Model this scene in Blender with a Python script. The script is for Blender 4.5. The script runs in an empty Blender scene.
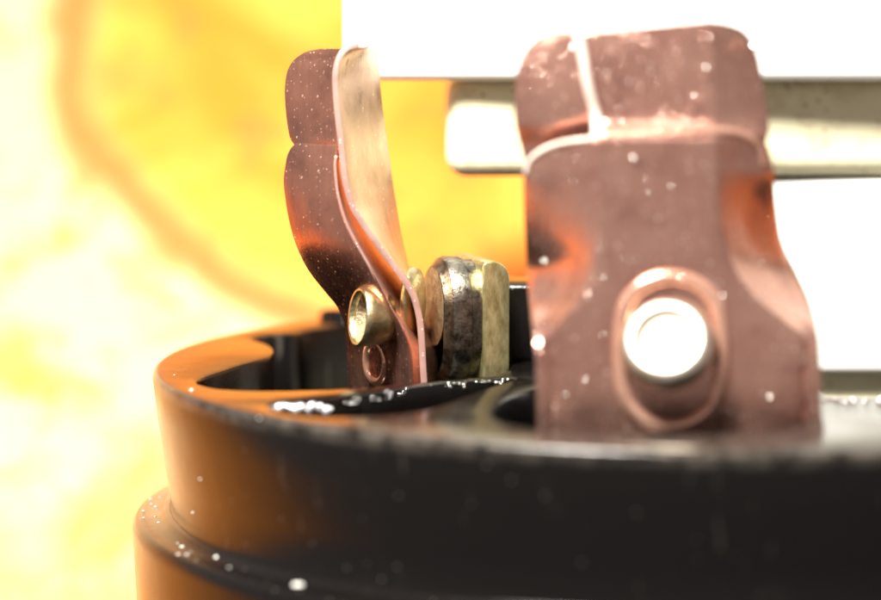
import bpy, bmesh, math, random
from mathutils import Vector, Matrix

random.seed(7)
R = math.radians
SC = bpy.context.scene
COL = SC.collection

# ------------------------------------------------------------------ frame, camera
# Everything is measured in the frame of the round switch base (its top face is
# z = 0, its axis is z). The whole switch lies tilted back on a horizontal table,
# so that frame is turned by TILT about x and lifted into the world.
TILT = R(40)
BOT_R, BOT_Z = 5.6, -3.4                    # the rear bottom edge that rests on the table
LIFT = BOT_R * math.sin(TILT) - BOT_Z * math.cos(TILT)
G = Matrix.Translation((0, 0, LIFT)) @ Matrix.Rotation(-TILT, 4, 'X')

PITCH, DIST, CX, CY = 0.112556, 30.0, 699.5, 362.75
F = Vector((0, math.cos(PITCH), -math.sin(PITCH)))
U = Vector((0, math.sin(PITCH), math.cos(PITCH)))
X = Vector((1, 0, 0))
CAM = -DIST * F - (CX - 440.5) / 100 * X + (CY - 300) / 100 * U


def ray(px, py):
    return F * DIST + X * ((px - 440.5) / 100) - U * ((py - 300) / 100)


def at(px, py, y):
    """point of the sight line through a photograph pixel at depth y (base frame)"""
    d = ray(px, py)
    return CAM + d * ((y - CAM.y) / d.y)


def flat(px, py, z=0.0):
    d = ray(px, py)
    return CAM + d * ((z - CAM.z) / d.z)


cd = bpy.data.cameras.new('camera')
cam = bpy.data.objects.new('camera', cd)
COL.objects.link(cam)
rot = Matrix((X, U, -F)).transposed().to_4x4()
cam.matrix_world = G @ Matrix.Translation(CAM) @ rot
cd.sensor_width = 36
cd.lens = 36 * DIST / 8.81
cd.clip_start, cd.clip_end = 0.1, 1000
cd.dof.use_dof = True
cd.dof.focus_distance = 29.45
cd.dof.aperture_fstop = 0.138
cd.dof.aperture_blades = 0
SC.camera = cam

# ------------------------------------------------------------------ light
W = bpy.data.worlds.new('World')
SC.world = W
W.use_nodes = True
bg = W.node_tree.nodes['Background']
bg.inputs[0].default_value = (1.0, 0.93, 0.90, 1)
bg.inputs[1].default_value = 0.38


def lamp(name, pos, target, size, power, col):
    ld = bpy.data.lights.new(name, 'AREA')
    ld.shape = 'DISK'
    ld.size = size
    ld.energy = power
    ld.color = col
    o = bpy.data.objects.new(name, ld)
    COL.objects.link(o)
    p, t = G @ Vector(pos), G @ Vector(target)
    o.matrix_world = Matrix.Translation(p) @ (t - p).to_track_quat('-Z', 'Y').to_matrix().to_4x4()
    return o


lamp('bench_lamp', (-9.0, -13, 22), (0, 3, 0), 8.0, 39000, (1.0, 0.97, 0.90))

SC.view_settings.view_transform = 'Standard'
SC.view_settings.look = 'None'
SC.view_settings.exposure = 0
SC.view_settings.gamma = 1
SC.view_settings.use_curve_mapping = False
SC.cycles.max_bounces = 8
SC.cycles.use_denoising = True


# ------------------------------------------------------------------ materials
def mat(name, col=(.5, .5, .5), metal=0.0, rough=0.4, spec=0.5, coat=0.0, coat_rough=0.1):
    m = bpy.data.materials.new(name)
    m.use_nodes = True
    nt = m.node_tree
    b = nt.nodes['Principled BSDF']
    b.inputs['Base Color'].default_value = (*col, 1)
    b.inputs['Metallic'].default_value = metal
    b.inputs['Roughness'].default_value = rough
    b.inputs['Specular IOR Level'].default_value = spec
    b.inputs['Coat Weight'].default_value = coat
    b.inputs['Coat Roughness'].default_value = coat_rough
    return m, nt, b


def N(nt, t, **kw):
    n = nt.nodes.new(t)
    for k, v in kw.items():
        if isinstance(v, (int, float, tuple)) and k in n.inputs:
            n.inputs[k].default_value = v
        else:
            setattr(n, k, v)
    return n


def noise(nt, scale, detail=4, rough=.6, co=None, dist=0.0):
    n = N(nt, 'ShaderNodeTexNoise')
    n.inputs['Scale'].default_value = scale
    n.inputs['Detail'].default_value = detail
    n.inputs['Roughness'].default_value = rough
    n.inputs['Distortion'].default_value = dist
    if co is not None:
        nt.links.new(co, n.inputs['Vector'])
    return n.outputs['Fac']


def ramp(nt, src, stops):
    r = N(nt, 'ShaderNodeValToRGB')
    e = r.color_ramp.elements
    while len(e) < len(stops):
        e.new(0.5)
    for k, (p, c) in enumerate(stops):
        e[k].position = p
        e[k].color = c if len(c) == 4 else (*c, 1)
    nt.links.new(src, r.inputs[0])
    return r.outputs[0]


def g(v):
    return (v, v, v, 1)


def mix(nt, fac, a, b):
    m = N(nt, 'ShaderNodeMix', data_type='RGBA')
    for s, i in ((fac, 0), (a, 6), (b, 7)):
        if isinstance(s, (int, float)):
            m.inputs[i].default_value = s
        elif isinstance(s, tuple):
            m.inputs[i].default_value = s if len(s) == 4 else (*s, 1)
        else:
            nt.links.new(s, m.inputs[i])
    return m.outputs[2]


def math_n(nt, op, a, b=0.0):
    m = N(nt, 'ShaderNodeMath', operation=op)
    for s, i in ((a, 0), (b, 1)):
        if isinstance(s, (int, float)):
            m.inputs[i].default_value = s
        else:
            nt.links.new(s, m.inputs[i])
    return m.outputs[0]


def coords(nt):
    return N(nt, 'ShaderNodeTexCoord').outputs['Object']


def bump(nt, b, h, strength, dist=.02):
    n = N(nt, 'ShaderNodeBump')
    n.inputs['Strength'].default_value = strength
    n.inputs['Distance'].default_value = dist
    nt.links.new(h, n.inputs['Height'])
    nt.links.new(n.outputs[0], b.inputs['Normal'])


def specks(nt, co, scale, size):
    v = N(nt, 'ShaderNodeTexVoronoi')
    v.inputs['Scale'].default_value = scale
    nt.links.new(co, v.inputs['Vector'])
    cut = N(nt, 'ShaderNodeSeparateColor')
    nt.links.new(v.outputs['Color'], cut.inputs[0])
    few = ramp(nt, cut.outputs[0], [(.62, g(0)), (.66, g(1))])
    dot = ramp(nt, v.outputs['Distance'], [(size * .6, g(1)), (size, g(0))])
    return math_n(nt, 'MULTIPLY', few, dot)


def copper_mat(name, base, dark, rough, fleck=(1, .82, .72), fleck_scale=11, metal=.8):
    m, nt, b = mat(name, base, metal, rough)
    co = coords(nt)
    c = mix(nt, ramp(nt, noise(nt, 1.6, 5, .6, co), [(.35, g(0)), (.7, g(1))]), (*base, 1), (*dark, 1))
    sp = specks(nt, co, fleck_scale, .16)
    c = mix(nt, sp, c, (*fleck, 1))
    nt.links.new(c, b.inputs['Base Color'])
    mp = N(nt, 'ShaderNodeMapping')
    nt.links.new(co, mp.inputs[0])
    mp.inputs['Scale'].default_value = (1, 1, .06)
    mp.inputs['Rotation'].default_value = (0, .25, 0)
    scr = noise(nt, 26, 4, .7, mp.outputs[0])
    r = math_n(nt, 'MULTIPLY_ADD', math_n(nt, 'ADD', noise(nt, 5, 5, .65, co), math_n(nt, 'SUBTRACT', scr, .5)), .26)
    r.node.inputs[2].default_value = rough - .12
    c = mix(nt, math_n(nt, 'MULTIPLY', ramp(nt, noise(nt, 3.2, 6, .7, co, .5), [(.55, g(0)), (.72, g(1))]), .55), c, (dark[0] * .6, dark[1] * .62, dark[2] * .7, 1))
    c = mix(nt, sp, c, (*fleck, 1))
    nt.links.new(r, b.inputs['Roughness'])
    sp2 = specks(nt, co, fleck_scale * 2.3, .2)
    sp = math_n(nt, 'MAXIMUM', sp, sp2)
    nt.links.new(mix(nt, sp, c, (*fleck, 1)), b.inputs['Base Color'])
    h = math_n(nt, 'ADD', math_n(nt, 'MULTIPLY', sp, 1.2), math_n(nt, 'MULTIPLY', scr, .5))
    bump(nt, b, h, .35, .02)
    return m


M_COP = copper_mat('aged_copper', (.70, .385, .295), (.54, .26, .20), .22, metal=.91)
M_RED = copper_mat('red_copper', (.58, .27, .19), (.36, .17, .13), .28, fleck_scale=13, metal=.92)
M_LEAF = copper_mat('tan_copper', (.78, .52, .34), (.60, .37, .23), .32)
M_COPB = copper_mat('bright_copper', (.86, .50, .37), (.72, .36, .25), .18, metal=.75)
M_LOOP = copper_mat('fresh_copper', (.90, .46, .30), (.78, .36, .22), .2, metal=.6)
M_SHEEN = copper_mat('pale_highlight_edge', (.97, .84, .74), (.92, .74, .62), .30, metal=.45)
M_EDGE = copper_mat('cut_copper_edge', (.74, .45, .38), (.62, .34, .28), .38, metal=.72)


def brass_mat(name, base, dark, rough, sc=7, bs=.5, metal=1.0, stretch=1.0):
    m, nt, b = mat(name, base, metal, rough)
    co = coords(nt)
    if stretch != 1:
        mp = N(nt, 'ShaderNodeMapping')
        nt.links.new(co, mp.inputs[0])
        mp.inputs['Scale'].default_value = (1, 1, stretch)
        co = mp.outputs[0]
    f = ramp(nt, noise(nt, sc, 6, .7, co), [(.38, g(0)), (.66, g(1))])
    nt.links.new(mix(nt, f, (*base, 1), (*dark, 1)), b.inputs['Base Color'])
    bump(nt, b, noise(nt, sc * 3, 5, .7, co), bs, .03)
    return m


M_BRASS = brass_mat('brass', (.80, .68, .40), (.50, .38, .16), .30, 5, .35)
M_SILV = brass_mat('silvered_contact', (.36, .33, .27), (.045, .04, .03), .28, 10, .28, 1)
M_PLATE = brass_mat('greenish_brass', (.66, .60, .32), (.34, .28, .11), .34, 14, .16, .9, .35)
M_FACE = brass_mat('filed_contact_face', (.50, .38, .24), (.22, .15, .08), .45, 9, .8)
M_RIV = brass_mat('pale_rivet_metal', (.80, .70, .58), (.62, .50, .38), .40, 4, .2)


def bakelite():
    m, nt, b = mat('black_bakelite', (.006, .005, .005), 0, .15, .30)
    co = coords(nt)
    dust = ramp(nt, noise(nt, 2.2, 6, .72, co), [(.62, g(0)), (.85, g(1))])
    sp = specks(nt, co, 6.5, .10)
    f = math_n(nt, 'ADD', math_n(nt, 'MULTIPLY', dust, .03), math_n(nt, 'MULTIPLY', sp, .35))
    sx = N(nt, 'ShaderNodeSeparateXYZ')
    nt.links.new(co, sx.inputs[0])
    mr = N(nt, 'ShaderNodeMapRange')
    nt.links.new(sx.outputs['Z'], mr.inputs[0])
    mr.inputs[1].default_value, mr.inputs[2].default_value = 3.24, 3.42
    edge = ramp(nt, mr.outputs[0], [(.0, g(0)), (.35, g(1)), (.80, g(1)), (.88, g(0))])
    fl = N(nt, 'ShaderNodeCombineXYZ')
    nt.links.new(sx.outputs['X'], fl.inputs[0])
    nt.links.new(sx.outputs['Y'], fl.inputs[1])
    ln = N(nt, 'ShaderNodeVectorMath', operation='LENGTH')
    nt.links.new(fl.outputs[0], ln.inputs[0])
    out = math_n(nt, 'GREATER_THAN', ln.outputs['Value'], 5.25)
    wear_sheen = ramp(nt, noise(nt, 5, 6, .75, co), [(.38, g(0)), (.62, g(1))])
    # near part of the rim painted paler, in place of its bright reflection
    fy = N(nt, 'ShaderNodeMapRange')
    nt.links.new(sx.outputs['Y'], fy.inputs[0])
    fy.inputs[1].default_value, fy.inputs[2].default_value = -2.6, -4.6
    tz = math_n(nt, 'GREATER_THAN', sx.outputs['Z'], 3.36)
    f = math_n(nt, 'ADD', f, math_n(nt, 'MULTIPLY', math_n(nt, 'MULTIPLY', tz, fy.outputs[0]), math_n(nt, 'MULTIPLY', wear_sheen, .15)))
    # vertical scuffs
    mp = N(nt, 'ShaderNodeMapping')
    nt.links.new(co, mp.inputs[0])
    mp.inputs['Scale'].default_value = (1, 1, .22)
    scf = ramp(nt, noise(nt, 4.5, 5, .7, mp.outputs[0]), [(.63, g(0)), (.80, g(1))])
    f = math_n(nt, 'ADD', f, math_n(nt, 'MULTIPLY', scf, .30))
    f = math_n(nt, 'ADD', f, math_n(nt, 'MULTIPLY', math_n(nt, 'MULTIPLY', math_n(nt, 'MULTIPLY', edge, wear_sheen), out), .16))
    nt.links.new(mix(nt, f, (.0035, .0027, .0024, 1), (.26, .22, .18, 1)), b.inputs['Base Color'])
    r = math_n(nt, 'MULTIPLY_ADD', noise(nt, 3, 6, .7, co), .20)
    r.node.inputs[2].default_value = .08
    nt.links.new(r, b.inputs['Roughness'])
    h = math_n(nt, 'ADD', noise(nt, 30, 4, .7, co), math_n(nt, 'MULTIPLY', noise(nt, 4, 3, .5, co), 1.5))
    bump(nt, b, h, .10, .02)
    return m


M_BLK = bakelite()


def plastic():
    m, nt, b = mat('white_plastic', (.80, .78, .70), 0, .4, .4)
    co = coords(nt)
    sp = specks(nt, co, 9, .22)
    gr = ramp(nt, noise(nt, 2.4, 6, .75, co), [(.50, g(0)), (.72, g(1))])
    f = math_n(nt, 'MULTIPLY', math_n(nt, 'ADD', math_n(nt, 'MULTIPLY', gr, .6), sp), .85)
    nt.links.new(mix(nt, f, (.80, .74, .50, 1), (.30, .18, .06, 1)), b.inputs['Base Color'])
    bump(nt, b, noise(nt, 18, 4, .6, co), .12, .02)
    return m


M_WHT = plastic()
M_WHT2, _, _ = mat('clean_white_plastic', (.82, .81, .76), 0, .35, .4)
M_DUST, _, _ = mat('pale_grit', (.75, .72, .66), 0, .5, .5)
M_GLINT, _, _ = mat('glint_bead', (.9, .86, .8), 1, .06)
M_BEAD, _, _ = mat('highlight_bead', (.80, .80, .82), .6, .12, .8)


def wood(center, rad):
    m, nt, b = mat('varnished_yellow_wood', (.7, .45, .08), 0, .34, .5, .35, .25)
    co = coords(nt)
    # wavy distance from the centre of the broad growth ring seen behind the switch
    sub = N(nt, 'ShaderNodeVectorMath', operation='SUBTRACT')
    nt.links.new(co, sub.inputs[0])
    sub.inputs[1].default_value = center
    ln = N(nt, 'ShaderNodeVectorMath', operation='LENGTH')
    nt.links.new(sub.outputs[0], ln.inputs[0])
    wob = math_n(nt, 'MULTIPLY', math_n(nt, 'SUBTRACT', noise(nt, .22, 3, .5, co), .5), 1.6)
    d = math_n(nt, 'SUBTRACT', math_n(nt, 'ADD', ln.outputs['Value'], wob), rad)
    out = ramp(nt, math_n(nt, 'MULTIPLY_ADD', d, .5), [(0, g(0)), (1, g(1))])
    # outside pale, inside golden
    n1 = noise(nt, .30, 3, .55, co, .8)
    pale = mix(nt, ramp(nt, n1, [(.52, g(0)), (.66, g(1))]), (.80, .49, .24, 1), (.80, .35, .075, 1))
    gold = mix(nt, ramp(nt, n1, [(.36, g(0)), (.64, g(1))]), (.80, .345, .052, 1), (.77, .19, .014, 1))
    side = ramp(nt, math_n(nt, 'ADD', math_n(nt, 'MULTIPLY', d, .6), .5), [(.2, g(0)), (.8, g(1))])
    worn = ramp(nt, math_n(nt, 'MULTIPLY', d, .1), [(.45, g(0)), (.95, g(1))])
    pale = mix(nt, worn, pale, (.72, .24, .035, 1))  # far wood tinted orange out of view, to colour the base's reflected glow
    c = mix(nt, side, gold, pale)
    line = ramp(nt, math_n(nt, 'ABSOLUTE', d), [(.0, g(1)), (.12, g(.85)), (.42, g(0))])
    c = mix(nt, math_n(nt, 'MULTIPLY', line, .95), c, (.60, .13, .025, 1))
    fine = noise(nt, 3, 5, .6, co)
    c = mix(nt, math_n(nt, 'MULTIPLY', ramp(nt, fine, [(.5, g(0)), (.8, g(1))]), .3), c, (.60, .20, .04, 1))
    blot = ramp(nt, noise(nt, .85, 4, .6, co, .4), [(.52, g(0)), (.68, g(1))])
    c = mix(nt, math_n(nt, 'MULTIPLY', blot, .8), c, (.62, .155, .03, 1))
    nt.links.new(c, b.inputs['Base Color'])
    bump(nt, b, fine, .08, .05)
    return m


# ------------------------------------------------------------------ helpers
def thing(name, label, cat, origin, group=None, kind=None):
    o = bpy.data.objects.new(name, None)
    COL.objects.link(o)
    o.matrix_world = G @ Matrix.Translation(origin)
    o['label'], o['category'] = label, cat
    if group:
        o['group'] = group
    if kind:
        o['kind'] = kind
    o['_org'] = tuple(origin)
    return o


def org(o):
    while o.parent:
        o = o.parent
    return Vector(o['_org'])


def part(name, bm, m, parent, smooth=True, bevel=0, seg=2, angle=35, label=None, kind=None):
    me = bpy.data.meshes.new(name)
    bmesh.ops.translate(bm, verts=bm.verts, vec=-org(parent))
    bmesh.ops.recalc_face_normals(bm, faces=bm.faces)
    bm.to_mesh(me)
    bm.free()
    ms = m if isinstance(m, list) else [m]
    for x in ms:
        me.materials.append(x)
    for p in me.polygons:
        p.use_smooth = smooth
    o = bpy.data.objects.new(name, me)
    COL.objects.link(o)
    o.parent = parent
    if bevel:
        md = o.modifiers.new('bevel', 'BEVEL')
        md.width = bevel
        md.segments = seg
        md.limit_method = 'ANGLE'
        md.angle_limit = R(angle)
        md.harden_normals = False
    if label:
        o['label'] = label
    if kind:
        o['kind'] = kind
    return o


def catmull(pts, n, closed=False):
    pts = [Vector(p) for p in pts]
    out = []
    k = len(pts)
    segs = k if closed else k - 1
    for i in range(segs):
        if closed:
            a, b, c, d = pts[i - 1], pts[i], pts[(i + 1) % k], pts[(i + 2) % k]
        else:
            b, c = pts[i], pts[i + 1]
            a = pts[i - 1] if i else b + (b - c)
            d = pts[i + 2] if i + 2 < k else c + (c - b)
        for j in range(n):
            t = j / n
            out.append(.5 * ((2 * b) + (c - a) * t + (2 * a - 5 * b + 4 * c - d) * t * t + (3 * b - a - 3 * c + d) * t ** 3))
    if not closed:
        out.append(pts[-1])
    return out


def lathe(bm, prof, n=64, mtx=None, a0=0.0, a1=None):
    """prof: (r, z) from top to bottom, turned about z"""
    full = a1 is None
    rings = []
    cnt = n if full else n + 1
    for r, z in prof:
        ring = []
        if r < 1e-6:
            ring = [bm.verts.new((0, 0, z))] * cnt
        else:
            for i in range(cnt):
                a = a0 + (2 * math.pi * i / n if full else (a1 - a0) * i / n)
                ring.append(bm.verts.new((r * math.cos(a), r * math.sin(a), z)))
        rings.append(ring)
    for p, q in zip(rings, rings[1:]):
        for i in range(n):
            j = (i + 1) % cnt
            f = [p[i], p[j], q[j], q[i]]
            f = [v for k, v in enumerate(f) if v not in f[:k]]
            if len(f) > 2:
                bm.faces.new(f)
    if not full:
        for i in (0, n):
            try:
                bm.faces.new([rg[i] for rg in rings])
            except ValueError:
                pass
    if mtx is not None:
        vs = {v for rg in rings for v in rg}
        bmesh.ops.transform(bm, matrix=mtx, verts=list(vs))
    return bm


def axis_mtx(pos, z):
    return Matrix.Translation(pos) @ Vector(z).to_track_quat('Z', 'Y').to_matrix().to_4x4()


def tube(bm, pts, r, n=10, closed=False):
    rings = []
    k = len(pts)
    for i, p in enumerate(pts):
        a = pts[i - 1] if (i or closed) else p
        b = pts[(i + 1) % k] if (i + 1 < k or closed) else p
        q = (b - a).to_track_quat('Z', 'Y')
        rings.append([bm.verts.new(p + q @ Vector((r * math.cos(2 * math.pi * j / n), r * math.sin(2 * math.pi * j / n), 0))) for j in range(n)])
    rng = range(k) if closed else range(k - 1)
    for i in rng:
        A, B = rings[i], rings[(i + 1) % k]
        # align the rings so that the skin does not twist
        s = min(range(n), key=lambda s: sum((A[j].co - B[(j + s) % n].co).length for j in (0, n // 3, 2 * n // 3)))
        for j in range(n):
            bm.faces.new([A[j], A[(j + 1) % n], B[(j + 1 + s) % n], B[(j + s) % n]])
    if not closed:
        bm.faces.new(rings[0])
        bm.faces.new(rings[-1])
    return bm


def box(bm, x0, x1, y0, y1, z0, z1):
    v = [bm.verts.new((x, y, z)) for x in (x0, x1) for y in (y0, y1) for z in (z0, z1)]
    for f in ((0, 1, 3, 2), (4, 6, 7, 5), (0, 4, 5, 1), (2, 3, 7, 6), (0, 2, 6, 4), (1, 5, 7, 3)):
        bm.faces.new([v[i] for i in f])
    return bm


def sheet(rows, nu=5, nv=4, smooth_cols=True):
    """rows: list of rows of points; a smooth surface through them"""
    cols = list(zip(*rows))
    cols = [catmull(c, nv) for c in cols]
    fine = list(zip(*cols))
    if smooth_cols:
        fine = [catmull(r, nu) for r in fine]
    bm = bmesh.new()
    vs = [[bm.verts.new(p) for p in r] for r in fine]
    for a, b in zip(vs, vs[1:]):
        for i in range(len(a) - 1):
            bm.faces.new([a[i], a[i + 1], b[i + 1], b[i]])
    return bm


def leaf(name, bm, m, parent, thick, label=None):
    bmesh.ops.recalc_face_normals(bm, faces=bm.faces)
    o = part(name, bm, [m, M_EDGE], parent, label=label)
    md = o.modifiers.new('thickness', 'SOLIDIFY')
    md.thickness = thick
    md.offset = 0
    md.use_even_offset = False
    md.material_offset_rim = 1
    b = o.modifiers.new('bevel', 'BEVEL')
    b.width = thick * .25
    b.segments = 2
    b.limit_method = 'ANGLE'
    b.angle_limit = R(50)
    return o


# ------------------------------------------------------------------ table
def ray_table(px, py):
    c, d = G @ CAM, (G.to_3x3() @ ray(px, py))
    return c + d * (-c.z / d.z)


ring = [ray_table(*p) for p in ((72, 0), (70, 60), (82, 115), (105, 155), (135, 195), (170, 225), (210, 260), (280, 290))]
# least squares circle
import numpy as np
A_ = np.array([[2 * p.x, 2 * p.y, 1] for p in ring])
s_ = np.linalg.lstsq(A_, np.array([p.x ** 2 + p.y ** 2 for p in ring]), rcond=None)[0]
RC = (float(s_[0]), float(s_[1]), 0.0)
RR = math.sqrt(s_[2] + s_[0] ** 2 + s_[1] ** 2)
bm = bmesh.new()
box(bm, -27, 60, -45, 70, -3, 0)
me = bpy.data.meshes.new('tabletop')
bm.to_mesh(me)
bm.free()
me.materials.append(wood(RC, RR))
tb = bpy.data.objects.new('tabletop', me)
COL.objects.link(tb)
tb['kind'] = 'structure'
tb['label'] = 'brightly lit yellow wooden table surface behind the switch'

# ------------------------------------------------------------------ round base
RO = 5.447
base = thing('switch_base', 'round black plastic switch base with glossy open rim and stepped flange', 'switch base', Vector((0, 0, BOT_Z)))


def circle(r, n=160):
    return [Vector((r * math.cos(2 * math.pi * i / n), r * math.sin(2 * math.pi * i / n), 0)) for i in range(n)]


def px_loop(pts):
    return [flat(*p) for p in pts]


def area(l):
    return .5 * sum(a.x * b.y - b.x * a.y for a, b in zip(l, l[1:] + l[:1]))


def ccw(l):
    return l if area(l) > 0 else l[::-1]


def chaikin(l, n=2):
    for _ in range(n):
        o = []
        for a, b in zip(l, l[1:] + l[:1]):
            o += [a * .75 + b * .25, a * .25 + b * .75]
        l = o
    return l


def offset(l, d):
    """move a ccw loop outwards by d"""
    o = []
    for i, p in enumerate(l):
        t = (l[(i + 1) % len(l)] - l[i - 1])
        t.normalize()
        o.append(p + Vector((t.y, -t.x, 0)) * d)
    return o


def arc(r, a0, a1, n):
    return [Vector((r * math.cos(a0 + (a1 - a0) * i / n), r * math.sin(a0 + (a1 - a0) * i / n), 0)) for i in range(n + 1)]


pA = px_loop([(350, 388.5), (270, 391), (225, 389.5), (206, 386), (195, 381), (205, 375.5), (218, 371.5), (240, 364), (262, 358.5),
              (273, 354), (275, 349), (270, 344), (258, 340.5), (250, 338.5), (264, 335.5), (298, 333)])
pB = flat(508, 373.5)
p_end = pA[-1]
a_start = math.atan2(p_end.y + .3, p_end.x - .25)
hA = pA + arc(4.85, a_start, R(-4), 40) + [Vector((4.3, -2.2, 0)), flat(830, 399), flat(818, 385), flat(800, 371), flat(640, 371), flat(620, 360), flat(510, 359),
                                           pB, flat(430, 381)]
hA = ccw(chaikin(hA, 1))
hB = ccw(chaikin(px_loop([(264, 404), (300, 400), (350, 396), (430, 383.5), (480, 379), (522, 376.3), (490, 386), (458, 397), (436, 406), (418, 412), (360, 417), (310, 417),
                          (280, 412)]), 2))
hC = ccw(chaikin(px_loop([(492, 414), (500, 401), (516, 392), (545, 386), (640, 384), (760, 386), (808, 396), (812, 420), (780, 432), (700, 434), (600, 433), (530, 428),
                          (504, 422)]), 2))


def add_loop(bm, l, z):
    return [bm.verts.new((p.x, p.y, z)) for p in l]


def skin(bm, a, b):
    n = len(a)
    for i in range(n):
        bm.faces.new([a[i], a[(i + 1) % n], b[(i + 1) % n], b[i]])


def edges_of(bm, l):
    return [bm.edges.get((l[i], l[(i + 1) % len(l)])) or bm.edges.new((l[i], l[(i + 1) % len(l)])) for i in range(len(l))]


bm = bmesh.new()
prof = [(RO - .07, 0), (RO - .035, -.009), (RO - .01, -.03), (RO, -.07), (RO - .05, -.5), (RO - .12, -1.0), (RO - .17, -1.30), (RO - .15, -1.37), (RO - .10, -1.40)]
outer = [add_loop(bm, circle(r), z) for r, z in prof]
for a, b in zip(outer, outer[1:]):
    skin(bm, a, b)
top_edges = edges_of(bm, outer[0])
floors = []
for h, dz in ((hA, -1.2), (hB, -.9), (hC, -1.0)):
    l0 = add_loop(bm, offset(h, .05), 0)
    l1 = add_loop(bm, offset(h, .015), -.015)
    l2 = add_loop(bm, h, -.05)
    l3 = add_loop(bm, h, dz)
    skin(bm, l0, l1)
    skin(bm, l1, l2)
    skin(bm, l2, l3)
    top_edges += edges_of(bm, l0)
    floors.append(edges_of(bm, l3))
bmesh.ops.triangle_fill(bm, use_beauty=True, use_dissolve=False, edges=top_edges)
for e in floors:
    bmesh.ops.triangle_fill(bm, use_beauty=True, use_dissolve=False, edges=e)
bot = add_loop(bm, circle(RO - .10), -1.5)
skin(bm, outer[-1], bot)
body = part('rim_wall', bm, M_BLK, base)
bodym = body.modifiers.new('edges', 'EDGE_SPLIT')
bodym.split_angle = R(40)

bm = bmesh.new()
lathe(bm, [(5.1, -1.36), (5.33, -1.372), (5.36, -1.39), (5.39, -1.44), (5.55, -1.45), (5.62, -1.47), (5.66, -1.53), (5.66, -1.6), (5.61, -2.6), (5.60, -3.36), (5.56, BOT_Z), (0, BOT_Z)], 160)
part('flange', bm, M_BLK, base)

# raised stretch of the rear rim and the block behind the fixed contact
bm = bmesh.new()
aa, ab = R(137), R(95)
lathe(bm, [(4.9, -.3), (4.9, .06), (4.93, .10), (5.0, .12), (5.3, .12), (5.37, .10), (5.4, .06), (5.4, -.3)], 40, None, ab, aa)
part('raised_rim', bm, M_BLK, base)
bm = bmesh.new()
q = at(497, 357, .35)
q2 = at(640, 284, .35)
box(bm, q.x, q2.x, .35, 1.1, -1.15, q2.z)
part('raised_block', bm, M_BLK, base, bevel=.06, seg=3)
# ------------------------------------------------------------------ white housing behind
hs = thing('white_housing', 'overexposed white plastic housing with a stepped block below, standing behind the copper contacts', 'housing', Vector((1, 3, 0)))
bm = bmesh.new()
a, b = at(343, 81, 1.8), at(343, -70, 1.8)
box(bm, a.x, 9, 1.8, 5.6, a.z, b.z)
part('upper_plate', bm, M_WHT2, hs, bevel=.10, seg=4)
bm = bmesh.new()
a, b = at(446, 178, 2.06), at(446, 83, 2.06)
box(bm, a.x, 9, 2.06, 5.4, a.z, b.z + .05)
for v in bm.verts:
    if v.co.x > 8 and v.co.y < 3:
        v.co.y = 2.75
part('stepped_block', bm, M_WHT, hs, bevel=.22, seg=5)
bm = bmesh.new()
a, b = at(700, 372, 2.45), at(700, 180, 2.45)
box(bm, a.x, 9, 2.45, 4.4, a.z, b.z)
part('lower_block', bm, M_WHT2, hs, bevel=.06, seg=3)
bm = bmesh.new()
box(bm, a.x, 3.4, 2.72, 4.3, -1.15, a.z + .05)
part('foot', bm, M_WHT, hs, bevel=.05, seg=3)
bm = bmesh.new()
box(bm, a.x + .6, 8.4, 4.42, BOT_R + (.3 - BOT_Z) / math.tan(TILT) - .01, .3, b.z - .15)   # reaches back to rest on the table
part('rear_body', bm, M_WHT2, hs, bevel=.06, seg=3)

# ------------------------------------------------------------------ fixed contact
fc = thing('fixed_contact', 'thick worn grey contact disc on an upright rounded plate of greenish brass', 'contact', at(480, 372, 0))
nrm = Vector((-.955, -.295, 0)).normalized()         # the way the contact faces
wdt = Vector((-.295, .955, 0)).normalized()          # along the plate, away from the viewer


near = at(483, 330, -.35)
ztop = at(483, 262, -.35).z
bm = bmesh.new()
o2 = [(0, -1.1), (0, ztop - .03), (.03, ztop)] + [(.10 + .18 * math.sin(R(k)), ztop - .18 + .18 * math.cos(R(k))) for k in range(0, 91, 10)] + [(.28, -1.1)]
fr = [bm.verts.new(Vector((near.x, near.y, z)) - nrm * t) for t, z in o2]
bk = [bm.verts.new(Vector((near.x, near.y, z)) - nrm * t + wdt * .95) for t, z in o2]
bm.faces.new(fr)
bm.faces.new(bk)
for i in range(len(fr)):
    j = (i + 1) % len(fr)
    bm.faces.new([fr[i], fr[j], bk[j], bk[i]])
part('contact_plate', bm, M_PLATE, fc, bevel=.03, seg=3, angle=40)
cc = Vector((near.x, near.y, at(440, 303, 0).z)) + wdt * .45
bm = bmesh.new()
lathe(bm, [(.43, -.02), (.44, .10), (.465, .12), (.47, .26), (.455, .30), (.40, .345), (.375, .375), (.36, .38)], 48, axis_mtx(cc + nrm * .0, nrm))
for v in bm.verts:
    if v.co.z < cc.z - .02:
        v.co.z -= .34
md = part('contact_disc', bm, M_SILV, fc).modifiers.new('edges', 'EDGE_SPLIT')
md.split_angle = R(25)
bm = bmesh.new()
lathe(bm, [(.362, .378), (.30, .39), (0, .394)], 48, axis_mtx(cc, nrm))
for v in bm.verts:
    if v.co.z < cc.z - .02:
        v.co.z -= .06
part('contact_face', bm, M_FACE, fc)

# ------------------------------------------------------------------ side spring pair (seen nearly edge on)
ls = thing('spring_contact', 'pair of bowed copper leaf springs seen nearly edge on beside the round contact', 'spring contact',
           at(385, 385, 0), 'copper spring contacts on the black base')


def rows_of(spec):
    return [[at(px, py, y) for (px, py, y) in r] for r in spec]


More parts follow.
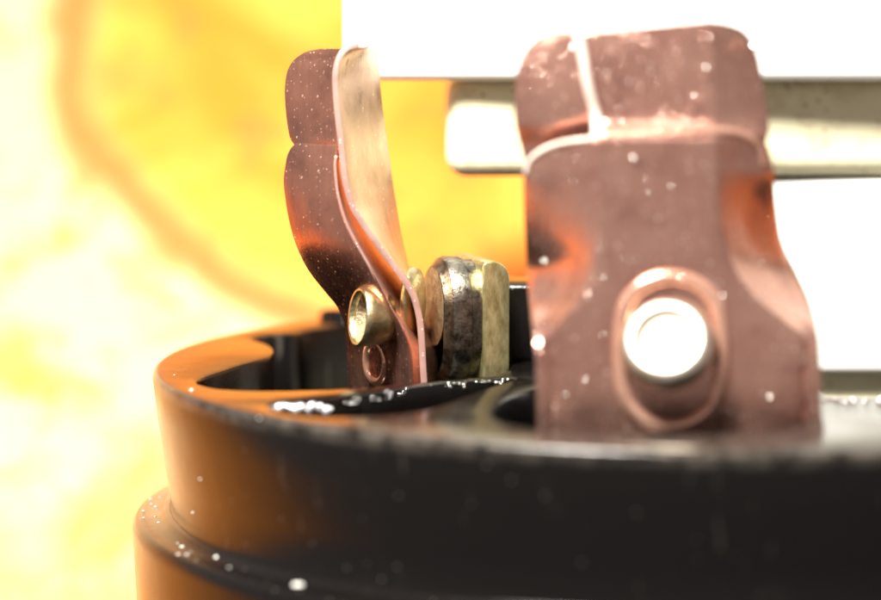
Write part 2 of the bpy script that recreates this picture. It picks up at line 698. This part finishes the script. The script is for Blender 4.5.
# outer leaf, lower bow: far edge, middle, near ridge, inner flange behind the ridge
lo = [(145, 298, 338), (149, 293, 337), (156, 289, 336), (165, 287, 335), (180, 285, 336), (195, 286, 338), (220, 290, 345), (245, 297, 357), (270, 309, 371),
      (292, 326, 382), (308, 339, 390), (325, 346, 400), (345, 348, 408), (365, 349, 411), (395, 350, 413)]
rows = []
for py, xl, xr in lo:
    xm = xl * .5 + xr * .5 - 1.5
    tw = min(1, max(0, (py - 258) / 45))
    dw = (xr - xl) / 100 * (.75 + 1.1 * tw)
    rows.append([(xl, py - 1.5, dw - .92), (xm, py - .5, dw * .5 - .95), (xr - 3, py, -.90), (xr, py, -.92)])
leaf('outer_leaf', sheet(rows_of(rows), 3, 3), M_RED, ls, .035)
bm = bmesh.new()
tube(bm, catmull([at(xr + .3, py, -.925) for py, xl, xr in lo[2:]], 4), .016, 8)
part('ridge_highlight', bm, M_EDGE, ls)  # paler tube added along the ridge to draw its highlight
# inner flange of the outer leaf
rows = []
for py, xl, xr in lo[1:]:
    w = min(1.0, .6 + max(0, py - 165) / 90)
    rows.append([(xr + .5, py, -.86), (xr + 14 * w, py + 1, -.45), (xr + 26 * w, py + 1, .1)])
leaf('inner_flange', sheet(rows_of(rows), 3, 3), M_COPB, ls, .025)
# tip of the outer leaf above the cross bend
up = [(49, 322, 350), (51.5, 309, 349), (55, 301, 348), (60, 295, 348), (67, 290, 346), (76, 287, 345), (92, 285.5, 344), (115, 287, 344), (135, 290, 344), (142, 293, 344), (147, 297, 344)]
rows = []
for py, xl, xr in up:
    dw = (xr - xl) / 100 * .85
    rows.append([(xl, py, dw - .8), (xl * .5 + xr * .5, py, dw * .5 - .8), (xr, py, -.8)])
tip = leaf('leaf_tip', sheet(rows_of(rows), 3, 3), M_RED, ls, .035)

# inner leaf: near edge / far edge
inn = [(45, 358, 369), (47, 350, 372), (51, 344, 374), (57, 339.5, 375), (66, 336.5, 376), (80, 335, 377), (110, 337, 380), (145, 341, 385), (175, 344, 389), (190, 347, 391),
       (208, 353, 394), (221, 361, 396), (233, 369, 398), (256, 386, 403), (277, 402, 408), (295, 413, 412), (318, 419.5, 415), (345, 422, 418), (365, 423, 419), (395, 425, 421)]
rows = []
for py, xn, xf in inn:
    rows.append([(xn, py, -1.0), (xn * .55 + xf * .45 + 1.0, py, -.4), (xf, py - 1, .3)])
leaf('inner_leaf', sheet(rows_of(rows), 3, 3), M_LEAF, ls, .062)

# moving contact button on the inner leaf
bm = bmesh.new()
bc_ = at(414, 301, -.45)
lathe(bm, [(.0, .06), (.26, .055), (.32, .035), (.34, .0), (.34, -.04), (.3, -.06), (0, -.06)], 40, axis_mtx(bc_, (.965, -.26, 0)))
part('contact_button', bm, M_BRASS, ls)
# hollow rivet through the outer leaf and the loop pressed into the leaf below it
bm = bmesh.new()
rv = at(361, 317, -.78)
ax = Vector((-.93, -.34, .10)).normalized()
lathe(bm, [(.235, -.03), (.25, .03), (.275, .04), (.29, .02), (.285, -.05), (.27, -.14), (.255, -.20), (.24, -.27), (0, -.28)], 44, axis_mtx(rv, ax))
part('rivet', bm, M_BRASS, ls)
bm = bmesh.new()
lathe(bm, [(.0, -.13), (.12, -.12), (.20, -.08), (.236, -.028)], 44, axis_mtx(rv, ax))
part('rivet_hollow', bm, M_FACE, ls)
bm = bmesh.new()
lc = at(377, 362, -.36)
pts = []
for i in range(28):
    a = 2 * math.pi * i / 28
    pts.append(lc + Vector((.10 * math.cos(a), -.14 * math.cos(a), .20 * math.sin(a))))
tube(bm, pts, .05, 10, True)
part('pressed_loop', bm, M_LOOP, ls)

# ------------------------------------------------------------------ front spring pair (faces the viewer)
fs = thing('spring_contact', 'broad copper leaf spring facing forward with a shiny white rivet at its foot', 'spring contact',
           at(680, 430, -3.5), 'copper spring contacts on the black base')
Y0 = -3.55
# one sheet: tip, cross bend, shoulders with folded flanges, flat foot
spec = [  # py, left edge, left fold, right fold, right edge, flange depth left / right, set back
    (26, 598, 606, 700, 716, .0, .06, .24), (28, 586, 598, 702, 732, .0, .11, .235), (33, 583, 594, 705, 743, .0, .16, .23),
    (42, 584, 594, 708, 750, .0, .21, .22), (60, 587, 596, 710, 757, .0, .26, .21), (90, 591, 600, 711, 762, .0, .28, .20),
    (112, 595, 604, 712, 766, .0, .30, .19), (122, 596, 605, 712, 767, .0, .30, .17), (129, 597, 605, 712, 768, .0, .32, .12),
    (135, 597, 605, 712, 767, .02, .34, .05), (139, 590, 604, 712, 765, .08, .36, .01), (142, 568, 602, 712, 764, .2, .38, .0),
    (146, 552, 600, 712, 766, .3, .40, .0), (152, 540, 600, 712, 768, .36, .42, .0), (161, 530, 600, 712, 770, .42, .44, .0),
    (175, 525, 600, 713, 772, .46, .47, .0),
    (205, 525, 601, 714, 774, .58, .64, .0),
    (240, 527, 601, 719, 779, .74, .80, .0),
    (270, 529, 597, 730, 792, .95, .98, .0),
    (300, 531, 584, 752, 806, .82, .86, .0),
    (325, 533, 565, 780, 814, .30, .36, .0),
    (345, 535, 550, 800, 818, .03, .05, .0),
    (370, 536, 552, 800, 820, .0, .0, .0),
    (405, 537, 556, 800, 821, .0, .0, .0),
    (440, 537, 556, 800, 822, .0, .0, .0),
]
rows = []
for py, a, b, c, d, fl, frr, dy in spec:
    y = Y0 + dy

    def yy(px):
        # the top edge climbs to the right
        k = max(0, (60 - py) / 34)
        return py + k * (8 - (px - 590) / 120 * 11)
    m1 = (a * .3 + b * .7 + c) / 2
    e = min(5, (b - a) * .3)
    rows.append([at(a, yy(a), y + fl), at((a + b) / 2, yy(a), y + fl * .55), at(b - e, yy(b), y + fl * .06), at(b + e, yy(b), y), at(m1, yy(m1), y), at(c - 5, yy(c), y), at(c + 5, yy(c), y + frr * .06),
                 at((c + d) / 2, yy(c), y + frr * .55), at(d, yy(c), y + frr)])
leaf('front_leaf', sheet(rows, 3, 4), M_COP, fs, .05)
# cut edges of tip and left shoulder, coloured near white as their highlight
bm = bmesh.new()
tube(bm, catmull([at(px, py, Y0 + dy - .02) for px, py, dy in ((578, 33, .21), (583, 55, .19), (588, 85, .17), (595, 112, .18), (597, 129, .11), (596, 136, .04))], 4), .045, 10)
tube(bm, catmull([at(px, py, Y0 + dy - .02) for px, py, dy in ((596, 138, .04), (588, 139.5, .09), (568, 142, .19), (552, 146, .29), (540, 152, .35), (530, 161, .41), (525.5, 175, .45))], 4), .024, 10)
part('cut_edge_highlight', bm, M_SHEEN, fs)
bm = bmesh.new()
tube(bm, catmull([at(px, py, Y0 + dy) for px, py, dy in ((597, 138, .03), (625, 136.5, .03), (665, 134.5, .03), (705, 132.5, .03), (722, 132.5, .10), (738, 135, .22), (751, 141, .30), (759, 152, .36), (763, 166, .40))], 4), .05, 12)
part('bend_highlight', bm, M_COPB, fs)  # brighter copper tube added along the bend for its highlight line
# rear leaf, seen left of the tip
spec = [(34, 568, 596), (35.5, 553, 600), (39, 541, 620), (46, 531, 640), (56, 524, 650), (72, 518, 650), (95, 515.5, 650), (120, 516, 650), (132, 518, 650), (150, 523, 650), (178, 530, 650), (200, 545, 650)]
rows = []
for py, a, b in spec:
    y = Y0 + .40 + .12 * min(1, max(0, (py - 110) / 40))
    rows.append([at(a, py, y + .22), at(a * .6 + b * .4, py, y + .06), at(b, py, y)])
leaf('rear_leaf', sheet(rows, 3, 4), M_COP, fs, .04)
# rivet and the oval pressing round it
bm = bmesh.new()
rc = at(667, 342, Y0 - .17)
rn = Vector((-.16, -.86, .48)).normalized()
lathe(bm, [(0, .04), (.21, .04), (.24, .05), (.265, .085), (.32, .09), (.375, .06), (.41, -.0), (.42, -.08), (.37, -.16), (.27, -.2), (.27, -.5)], 56, axis_mtx(rc, rn))
part('rivet', bm, M_RIV, fs)
bm = bmesh.new()
pts = []
for i in range(56):
    a = 2 * math.pi * i / 56
    px, py = 671 + 51 * math.cos(a), 352 + 50 * math.sin(a)
    py += 25 * (1 if math.sin(a) > 0 else -1) * min(1, abs(math.sin(a)) * 2.2)
    pts.append(at(px, py, Y0 - .005))
tube(bm, pts, .075, 12, True)
part('pressed_ring', bm, M_COPB, fs)

# ------------------------------------------------------------------ grit, and beads added for highlights


def bead(bm, p, r, sq=(1, 1, 1), jit=.12):
    g_ = bmesh.ops.create_icosphere(bm, subdivisions=2, radius=r)
    for v in g_['verts']:
        k = 1 + random.uniform(-jit, jit)
        v.co = Vector((v.co.x * sq[0] * k, v.co.y * sq[1] * k, v.co.z * sq[2] * k)) + p


rib = [(264, 404), (300, 400), (350, 396), (430, 383.5), (480, 379), (522, 376.3)]


def rib_y(px):
    for (x0, y0), (x1, y1) in zip(rib, rib[1:]):
        if x0 <= px <= x1:
            return y0 + (y1 - y0) * (px - x0) / (x1 - x0)
    return rib[-1][1]


bm = bmesh.new()
for px, py, r in [(279, 408, .045), (284, 406, .03), (289, 408, .04), (295, 410, .06), (301, 408, .05), (306, 411, .03), (312, 407, .05), (317, 409, .04), (320, 406, .03), (326, 411, .05), (309, 413, .02), (331, 409, .02)]:
    bead(bm, at(px, py, flat(px, rib_y(px)).y - .02), r)
part('highlight_beads', bm, M_BEAD, base, kind='stuff')  # white beads standing in for the specular highlight on the rib face
bm = bmesh.new()
for i in range(50):
    px = random.uniform(345, 520)
    py = rib_y(px) + random.choice((1, 2.5, 4)) + random.uniform(0, 5) * (1 if px < 470 else .4)
    bead(bm, at(px, py, flat(px, rib_y(px)).y + .002), random.choice((.009, .012, .016)), jit=0)
for i in range(16):
    bead(bm, flat(822 + 60 * random.random(), 400 + random.uniform(-1.5, 2.5)), random.uniform(.012, .035), (1.4, 1, .7))
part('glint_beads', bm, M_GLINT, base, kind='stuff')  # shiny beads added as the sparkles along rib and rim
bm = bmesh.new()
for i in range(30):
    a = random.uniform(R(175), R(222))
    if random.random() < .45:
        r, z = 5.5 + random.uniform(-.1, .12), -1.44
    else:
        z = -random.uniform(.02, 1.3)
        r = RO - .125 * (-z)
        if random.random() < .3:
            r, z = RO - random.uniform(.05, .3), 0
    bead(bm, Vector((r * math.cos(a), r * math.sin(a), z)), random.choice((.005, .007, .009, .014)), (1.3, .8, .6), .4)
for px, py, rr in [(290, 573, .05), (298, 585, .04), (218, 557, .03), (213, 552, .025)]:
    p = flat(px, py, -1.43)
    bead(bm, p, rr, (1.3, 1, .5))
part('dust_grains', bm, M_DUST, base, kind='stuff')

bm = bmesh.new()
for px, py, dy, r in [(535, 200, .7, .04), (634, 159, -.01, .035), (752, 168, .6, .045), (776, 308, .25, .035), (741, 196, .45, .02), (706, 68, .15, .025), (695, 97, .13, .025), (545, 262, .5, .03),
                      (603, 336, 0, .02), (770, 398, 0, .03), (585, 380, 0, .025), (566, 395, 0, .02), (646, 180, 0, .02), (672, 188, 0, .02), (620, 120, .15, .02), (754, 47, .3, .045), (573, 48, .36, .04)]:
    bead(bm, at(px, py, Y0 + dy - .02), r * .8, jit=.04)
for i in range(10):
    px, py = random.uniform(560, 790), random.uniform(150, 425)
    bead(bm, at(px, py, Y0 - .025), random.choice((.008, .012, .016)), jit=0)
part('glint_beads', bm, M_GLINT, fs, kind='stuff')  # shiny beads added to make the bright glints on this leaf

for o in bpy.data.objects:
    if '_org' in o:
        del o['_org']
